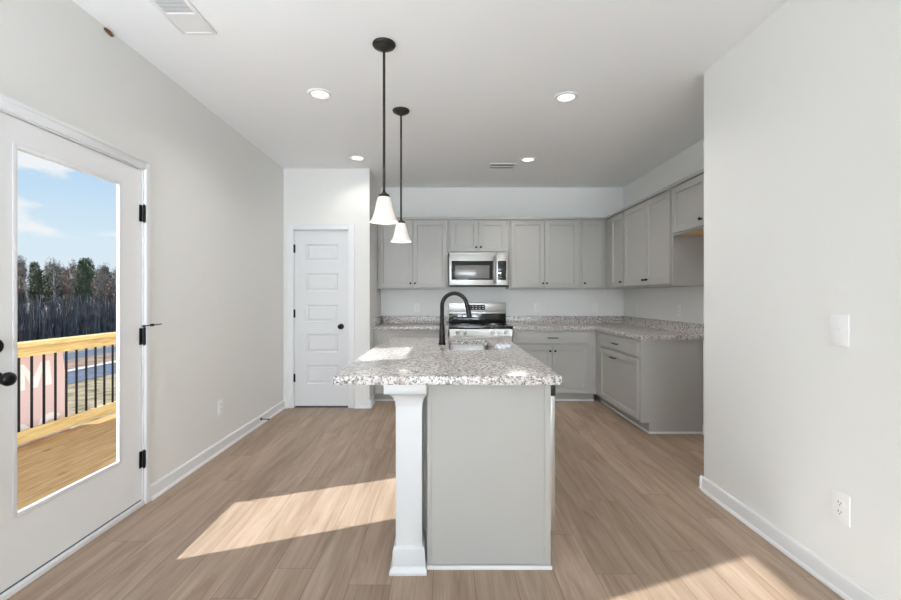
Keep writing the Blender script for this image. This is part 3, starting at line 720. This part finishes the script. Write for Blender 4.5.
# ------------------------------------------------------------------ pendants
def pendant(loc, label):
    p = thing('pendant_light', loc, label, 'pendant lamp', 'pendant lights over the island')
    h = loc[2]                                                     # at the ceiling
    MB().lathe([(.002, -.001), (.066, -.001), (.067, -.008), (.062, -.016), (.050, -.020), (.046, -.026), (.022, -.036), (.010, -.044), (.002, -.045)], (0, 0, 0), 32).build('canopy', bronze_m, p)
    MB().cyl((0, 0, -.045), (0, 0, -.862), .0075, n=14).build('rod', bronze_m, p)
    MB().lathe([(.002, -.858), (.010, -.858), (.013, -.866), (.030, -.876), (.034, -.886), (.036, -.896), (.002, -.897)], (0, 0, 0), 28).build('socket_cap', bronze_m, p)
    out = [(.036, -.892), (.040, -.905), (.046, -.93), (.051, -.955), (.056, -.98), (.064, -1.005), (.075, -1.025), (.083, -1.036)]
    inn = [(r-.004, z) for r, z in out[::-1]]
    MB().lathe(out + inn, (0, 0, 0), 48, closed=True, wob=lambda t, z: .014*math.cos(8*t)*max(0, min(1, (-z-.90)/.1))).build('glass_shade', shade_m, p)
    b = MB(); bmesh.ops.create_uvsphere(b.bm, u_segments=16, v_segments=12, radius=.024); bmesh.ops.translate(b.bm, verts=b.bm.verts, vec=(0, 0, -.965))
    b.cyl((0, 0, -.895), (0, 0, -.945), .013)
    b.build('bulb', bulb_m, p)
    l = bpy.data.lights.new('bulb_light', 'POINT'); l.energy = 1.0; l.color = (1, .95, .89); l.shadow_soft_size = .03
    o = bpy.data.objects.new('bulb_light', l); COL.objects.link(o); o.parent = p; o.location = (0, 0, -.995)
    return p
pendant((-.354, 2.56, H), 'nearer pendant lamp over the island with frosted bell shade')
pendant((-.346, 3.47, H), 'farther pendant lamp over the island with frosted bell shade')

# ------------------------------------------------------------------ recessed lights
def downlight(x, y, label, power=6.0):
    d = thing('recessed_light', (x, y, H), label, 'ceiling light', 'round recessed ceiling lights')
    MB().lathe([(.088, -.0005), (.088, -.004), (.082, -.009), (.062, -.006), (.060, -.002), (.060, -.0005)], (0, 0, 0), 40, closed=True).build('trim_ring', vent_m, d)
    MB().lathe([(.002, -.004), (.0595, -.003), (.0595, -.001), (.002, -.001)], (0, 0, 0), 36).build('lens', led_m, d)
    l = bpy.data.lights.new('lamp', 'AREA'); l.shape = 'DISK'; l.size = .12; l.energy = power; l.spread = R(140); l.color = (1, .965, .92)
    o = bpy.data.objects.new('lamp', l); COL.objects.link(o); o.parent = d; o.location = (0, 0, -.012)
downlight(-.905, 3.19, 'recessed ceiling light left of the nearer pendant canopy', 5.5)
downlight(.890, 3.24, 'recessed ceiling light nearest the end of the right wall')
downlight(-.925, 4.66, 'recessed ceiling light above the pantry door', 2.6)
downlight(.887, 4.71, 'recessed ceiling light just right of the small far ceiling vent', 8.5)

# ------------------------------------------------------------------ ceiling vents
def vent(x0, x1, y0, y1, split, label, n):
    v = thing('ceiling_vent', ((x0+x1)/2, (y0+y1)/2, H), label, 'vent', 'white ceiling vents')
    z1 = H - .0005; z0 = H - .009; k = .022
    f = MB().box(x0, x0+k, y0, y1, z0, z1, .003).box(x1-k, x1, y0, y1, z0, z1, .003).box(x0+k, x1-k, y0, y0+k, z0, z1, .003).box(x0+k, x1-k, y1-k, y1, z0, z1, .003)
    f.build('frame', vent_m, v, world=True)
    MB().box(x0+k, x1-k, y0+k, y1-k, z1-.0012, z1).build('backing', ventdark_m, v, world=True, smooth=False)
    s = MB()
    if split is None:
        for i in range(n):
            x = x0+k+.004 + (x1-x0-2*k-.008)*(i+.5)/n
            s.prism([(x-.004, z0+.002), (x-.002, z0+.001), (x+.004, z1-.002), (x+.002, z1-.0015)], 'y', y0+k, y1-k)
        s.box(x0+k, x1-k, (y0+y1)/2-.004, (y0+y1)/2+.004, z0-.0005, z1-.002)
    else:
        for i in range(n):
            y = y0+k + (split-y0-k)*(i+.5)/n
            s.box(x0+k, x1-k, y-.0016, y+.0016, z0+.004, z1-.0022)
        s.box(x0+k, x1-k, split, split+.012, z0-.001, z1-.002)
    s.build('grille', vent_m, v, world=True, smooth=False)
    if split is not None:
        MB().box(x0+k, x1-k, split+.012, y1-k, z0+.002, z1-.002).build('damper_panel', vent_m, v, world=True, smooth=False)
    return v
vent(-1.462, -1.268, 2.05, 2.458, 2.275, 'large white ceiling vent near the top left by the left wall', 20)
vent(.49, .79, 4.84, 5.06, None, 'small white ceiling vent farther back near a recessed light', 14)

# ------------------------------------------------------------------ switch, outlets, stops
def outlet(loc, rz, label, w=.072, h=.116):
    o = thing('wall_outlet', loc, label, 'outlet', 'white wall outlets', rz)
    MB().box(-w/2, w/2, -.006, -.0003, -h/2, h/2, .0025).build('cover_plate', plate_m, o)
    for s in (-1, 1):
        zc = s*.0195
        MB().box(-.017, .017, -.0085, -.0061, zc-.014, zc+.014, .002).build('receptacle', plate_m, o)
        rc = o.children[-1]
        MB().box(-.008, -.0055, -.0092, -.0086, zc-.002, zc+.008).box(.0055, .008, -.0092, -.0086, zc-.002, zc+.006).cyl((0, -.0086, zc-.008), (0, -.0092, zc-.008), .0025, n=8).build('slots', slot_m, rc)
    MB().cyl((0, -.006, 0), (0, -.0075, 0), .003, n=10).build('screw', plate_m, o)
    return o
outlet((-.376, YB, 1.128), 0, 'white wall outlet above the counter left of the range')
outlet((1.237, YB, 1.128), 0, 'white wall outlet on back wall just right of the range')
outlet((2.016, YB, 1.128), 0, 'white wall outlet on back wall near the right corner')
outlet((XK, 5.486, 1.128), R(-90), 'white wall outlet on kitchen right wall nearest the corner')
outlet((XK, 4.507, 1.128), R(-90), 'white wall outlet on kitchen right wall near the counter end')
outlet((XL, 3.62, .367), R(90), 'white wall outlet low on the left wall beyond the patio door')
outlet((XR, 1.890, .368), R(-90), 'white wall outlet low on the near right wall under the switch', .086, .130)
sw = thing('light_switch', (XR, 1.897, 1.127), 'white toggle light switch plate on the near right wall', 'light switch', rz=R(-90))
MB().box(-.045, .045, -.006, -.0003, -.068, .068, .0025).build('cover_plate', plate_m, sw)
MB().box(-.006, .006, -.008, -.0061, -.012, .012, .001).build('toggle_slot', MATS['white_vent_enamel'], sw)
MB().prism([(-.0081, -.005), (-.018, .004), (-.018, .009), (-.0081, .006)], 'x', -.004, .004).build('toggle', plate_m, sw)
for z in (-.03, .03): MB().cyl((0, -.006, z), (0, -.0072, z), .003, n=10).build('screw', plate_m, sw)

ds = thing('door_stop', (XL+.014, 4.39, .055), 'small black door stop on the left baseboard near the pantry', 'door stop')
MB().lathe([(.002, 0.0005), (.013, .0005), (.012, .006), (.006, .010), (.002, .0105)], (0, 0, 0), 18, 'x').build('mount', black_m, ds)
MB().cyl((.010, 0, 0), (.072, 0, -.002), .0045, n=12).build('rod', black_m, ds)
MB().cyl((.072, 0, -.002), (.086, 0, -.002), .0075, n=14).build('bumper', weather_m, ds)

mb = MB(); bmesh.ops.create_icosphere(mb.bm, subdivisions=2, radius=1)
rb = random.Random(5)
for v in mb.bm.verts:
    n = 1 + rb.uniform(-.2, .2); v.co = Vector((XL+.003 + v.co.x*.010*n, 2.420 + v.co.y*.032*n, 2.722 + v.co.z*.0115*n - v.co.y*.002))
tag(mb.build('wood_scrap', bark_spot_m), 'small brown scrap stuck where the left wall meets the ceiling', 'wood scrap')

# ------------------------------------------------------------------ outside: deck and railing
GZ = -3.8
XE = -3.66
dk = MB(); x = XL-.15
while x > XE-.02:
    dk.box(x-.138, x, -.6, 8.2, -.078, -.04, .003, 1); x -= .144
dk.box(XE-.03, XL-.15, -.6, 8.2, -.30, -.082)
struct('deck', dk, deck_m)
for yy in (-.5, 2.2, 5.0, 8.0): pass
pm = MB()
for yy in (-.4, 3.0, 8.0): pm.box(XE, XE+.14, yy, yy+.14, GZ, -.30)
struct('deck_posts', pm, post_m)
rl = thing('deck_railing', (-3.64, 4.2, -.04), 'pine deck railing with black balusters outside the patio door', 'railing')
MB().box(-3.70, -3.56, .4, 8.1, .843, .880, .004).build('top_rail', rail_m, rl, world=True)
MB().box(-3.656, -3.620, .4, 8.1, .752, .842, .003).build('support_rail', rail_m, rl, world=True)
MB().box(-3.656, -3.620, .4, 8.1, .012, .118, .003).build('bottom_rail', rail_m, rl, world=True)
y = 3.877 - .118*24
while y < 7.9:
    MB().cyl((-3.638, y, .1185), (-3.638, y, .7515), .0105, n=10).build('baluster', black_m, rl, world=True); y += .1182
for yy in (.42, 7.96): MB().box(-3.69, -3.60, yy, yy+.09, -.04, .842, .003).build('post', rail_m, rl, world=True)

# pink sign board standing beyond the railing
sg = thing('sign_board', (-3.80, 3.6, GZ), 'faded pink sign board with white letters behind the deck railing', 'sign')
def sp(y, z, d=0.0):                                               # the board leans away at its top
    return (-3.792 - .10*(z+.1) - d*-1, y, z)
sy0, sy1, sz0, sz1 = 2.0, 4.47, -.55, .80
mb = MB(); q = [(sy0, sz0), (sy1, sz0), (sy1, sz1), (sy0, sz1)]
a = [mb.bm.verts.new(sp(*p)) for p in q]; b = [mb.bm.verts.new(sp(*p, -.02)) for p in q]
mb.bm.faces.new(a); mb.bm.faces.new(b[::-1])
for k in range(4): mb.bm.faces.new([a[k], b[k], b[(k+1) % 4], a[(k+1) % 4]])
bmesh.ops.recalc_face_normals(mb.bm, faces=mb.bm.faces[:]); mb.build('board', pink_m, sg, world=True, smooth=False)
def letter(polys, y0, z0, w, h):
    mb = MB()
    for poly in polys:
        a = [mb.bm.verts.new(sp(y0 + p[0]*w, z0 + p[1]*h, .0008)) for p in poly]; b = [mb.bm.verts.new(sp(y0 + p[0]*w, z0 + p[1]*h, .004)) for p in poly]
        n = len(a); mb.bm.faces.new(b); mb.bm.faces.new(a[::-1])
        for k in range(n): mb.bm.faces.new([a[k], a[(k+1) % n], b[(k+1) % n], b[k]])
    bmesh.ops.recalc_face_normals(mb.bm, faces=mb.bm.faces[:]); mb.build('letter', letter_m, sg, world=True, smooth=False)
letter([[(0, 0), (.22, 0), (.26, .60), (.26, 1), (.0, 1)], [(.26, 1), (.26, .60), (.42, 0), (.58, 0), (.74, .60), (.74, 1), (.5, .42)], [(.74, 1), (.74, .60), (.78, 0), (1, 0), (1, 1)]], 3.955, .420, .355, .232)
def ring_polys(a0, a1, n=12, t=.34):
    out = []
    for k in range(n):
        p, q = R(a0 + (a1-a0)*k/n), R(a0 + (a1-a0)*(k+1)/n)
        f = lambda a, r: (.5 + .5*r*math.cos(a), .5 + .5*r*math.sin(a))
        out.append([f(p, 1), f(q, 1), f(q, 1-t*1.5), f(p, 1-t*1.5)])
    return out
letter(ring_polys(0, 360), 3.80, -.10, .26, .232)
letter(ring_polys(40, 320), 4.12, -.085, .28, .24)
for yy in (2.3, 4.2):
    mb = MB()
    mb.box(-3.93, -3.875, yy, yy+.06, GZ, .70); mb.build('post', post_m, sg, world=True)

# ------------------------------------------------------------------ outside: ground and trees
struct('ground', MB().box(-160, 30, -60, 220, GZ-.3, GZ), ground_m, smooth=False)
struct('road', MB().box(-25.3, -21.85, -40, 140, GZ+.001, GZ+.02), road_m, smooth=False)
struct('kerb', MB().box(-26.0, -25.3, -40, 140, GZ+.001, GZ+.06), kerb_m, smooth=False)
struct('dirt_strip', MB().box(-30.2, -26.0, -40, 140, GZ+.001, GZ+.03), dirt_m, smooth=False)
struct('far_road', MB().box(-34, -30.2, -40, 140, GZ+.001, GZ+.02), road_m, smooth=False)

def leafy(mb, rnd, c, rx, rz, n, size):
    for _ in range(n):
        while True:
            p = Vector((rnd.uniform(-1, 1), rnd.uniform(-1, 1), rnd.uniform(-1, 1)))
            if .25 < p.length < 1: break
        p = Vector((c[0] + p.x*rx, c[1] + p.y*rx, c[2] + p.z*rz))
        u = Vector((rnd.uniform(-1, 1), rnd.uniform(-1, 1), rnd.uniform(-1, 1))).normalized()
        v = u.orthogonal().normalized(); s = size*rnd.uniform(.6, 1.3)
        mb.quad([p - u*s - v*s*.6, p + u*s - v*s*.4, p + u*s*.9 + v*s*.6, p - u*s*.8 + v*s*.5])
def tree(kind, seed):
    rnd = random.Random(seed)
    names = {'pine': 'pine_tree', 'bare': 'bare_tree', 'rust': 'oak_tree'}
    t = thing(names[kind], (0, 0, 0))
    h = 9.0; tr = MB()
    tr.tube([(0, 0, 0), (.05, .03, h*.4), (-.04, .06, h*.75), (0, 0, h*.97)], [.17, .14, .09, .03], 7)
    if kind != 'pine':
        for k in range(16):
            z = h*rnd.uniform(.35, .9); a = rnd.uniform(0, 6.28); l = min(.95, (h-z)*.2 + .4)
            d = Vector((math.cos(a), math.sin(a), 1.1)); p = Vector((0, 0, z)); m = p + d*l*.5; e = m + d*l*.4 + Vector((rnd.uniform(-.3, .3), rnd.uniform(-.3, .3), .4))
            tr.tube([p, m, e], [.05, .03, .012], 5)
    tr.build('trunk', bark_m, t)
    c = MB()
    if kind == 'pine':
        for k in range(20):
            f = k/19; z = h*(.46 + .52*f); r = .82*math.sin(math.pi*min(1, .28 + .72*f)*.97)**.7; a = rnd.uniform(0, 6.28)
            leafy(c, rnd, (math.cos(a)*r*.6, math.sin(a)*r*.6, z), .62, .55, 85, .11)
        c.build('crown', needle_m, t, smooth=False)
    elif kind == 'bare':
        for k in range(13):
            a = rnd.uniform(0, 6.28); z = h*rnd.uniform(.38, .95); r = rnd.uniform(.1, .42)
            leafy(c, rnd, (math.cos(a)*r, math.sin(a)*r, z), .58, .8, 75, .075)
        c.build('crown', twig_m, t, smooth=False)
    else:
        for k in range(13):
            a = rnd.uniform(0, 6.28); z = h*rnd.uniform(.45, .96); r = rnd.uniform(.1, .40)
            leafy(c, rnd, (math.cos(a)*r, math.sin(a)*r, z), .6, .65, 75, .10)
        c.build('crown', rust_m, t, smooth=False)
    return t
LAB = {'pine': 'dark green pine in the tree line beyond the road', 'bare': 'bare grey-brown tree in the tree line beyond the road', 'rust': 'rusty brown leafy oak in the tree line beyond the road'}
protos = {}
for k, s in (('pine', 1), ('bare', 2), ('rust', 3)): protos[k] = tree(k, s)
rt = random.Random(11); used = set()
for row in range(6):
    for col in range(-11 if row < 3 else 0, 22):
        kind = rt.choices(['pine', 'bare', 'rust'], [.30, .54, .16])[0]
        o = protos[kind] if kind not in used else copy_tree(protos[kind]); used.add(kind)
        o.location = (-52 - row*2.7, 42 + (row % 2)*1.2 + row*1.6 + col*2.4, GZ); o.rotation_euler = (0, 0, rt.choice((0, 1, 2, 3))*math.pi/2)
        s = rt.uniform(.86, 1.06); o.scale = (s, s, s*(1.03 + row*.03) * rt.uniform(.92, 1.08))
        tag(o, LAB[kind], 'tree', {'pine': 'pines beyond the road', 'bare': 'bare trees beyond the road', 'rust': 'rusty oaks beyond the road'}[kind])
mb = MB(); ru = random.Random(9)
for k in range(9500):
    X = ru.uniform(-50.2, -47.5) if k % 2 else ru.uniform(-71, -68); Y = ru.uniform(12, 112); h = ru.uniform(2.0, 5.6); w = ru.uniform(.025, .07); a = ru.uniform(0, 3.14); lx, ly = ru.uniform(-.4, .4), ru.uniform(-.5, .5)
    dx, dy = math.cos(a)*w, math.sin(a)*w
    mb.quad([(X-dx, Y-dy, GZ), (X+dx, Y+dy, GZ), (X+lx+dx*.4, Y+ly+dy*.4, GZ+h), (X+lx-dx*.4, Y+ly-dy*.4, GZ+h)])
us = mb.build('underbrush', brush_m, smooth=False)
tag(us, 'dark grey thicket of saplings and brush under the distant trees', 'brush', kind='stuff')
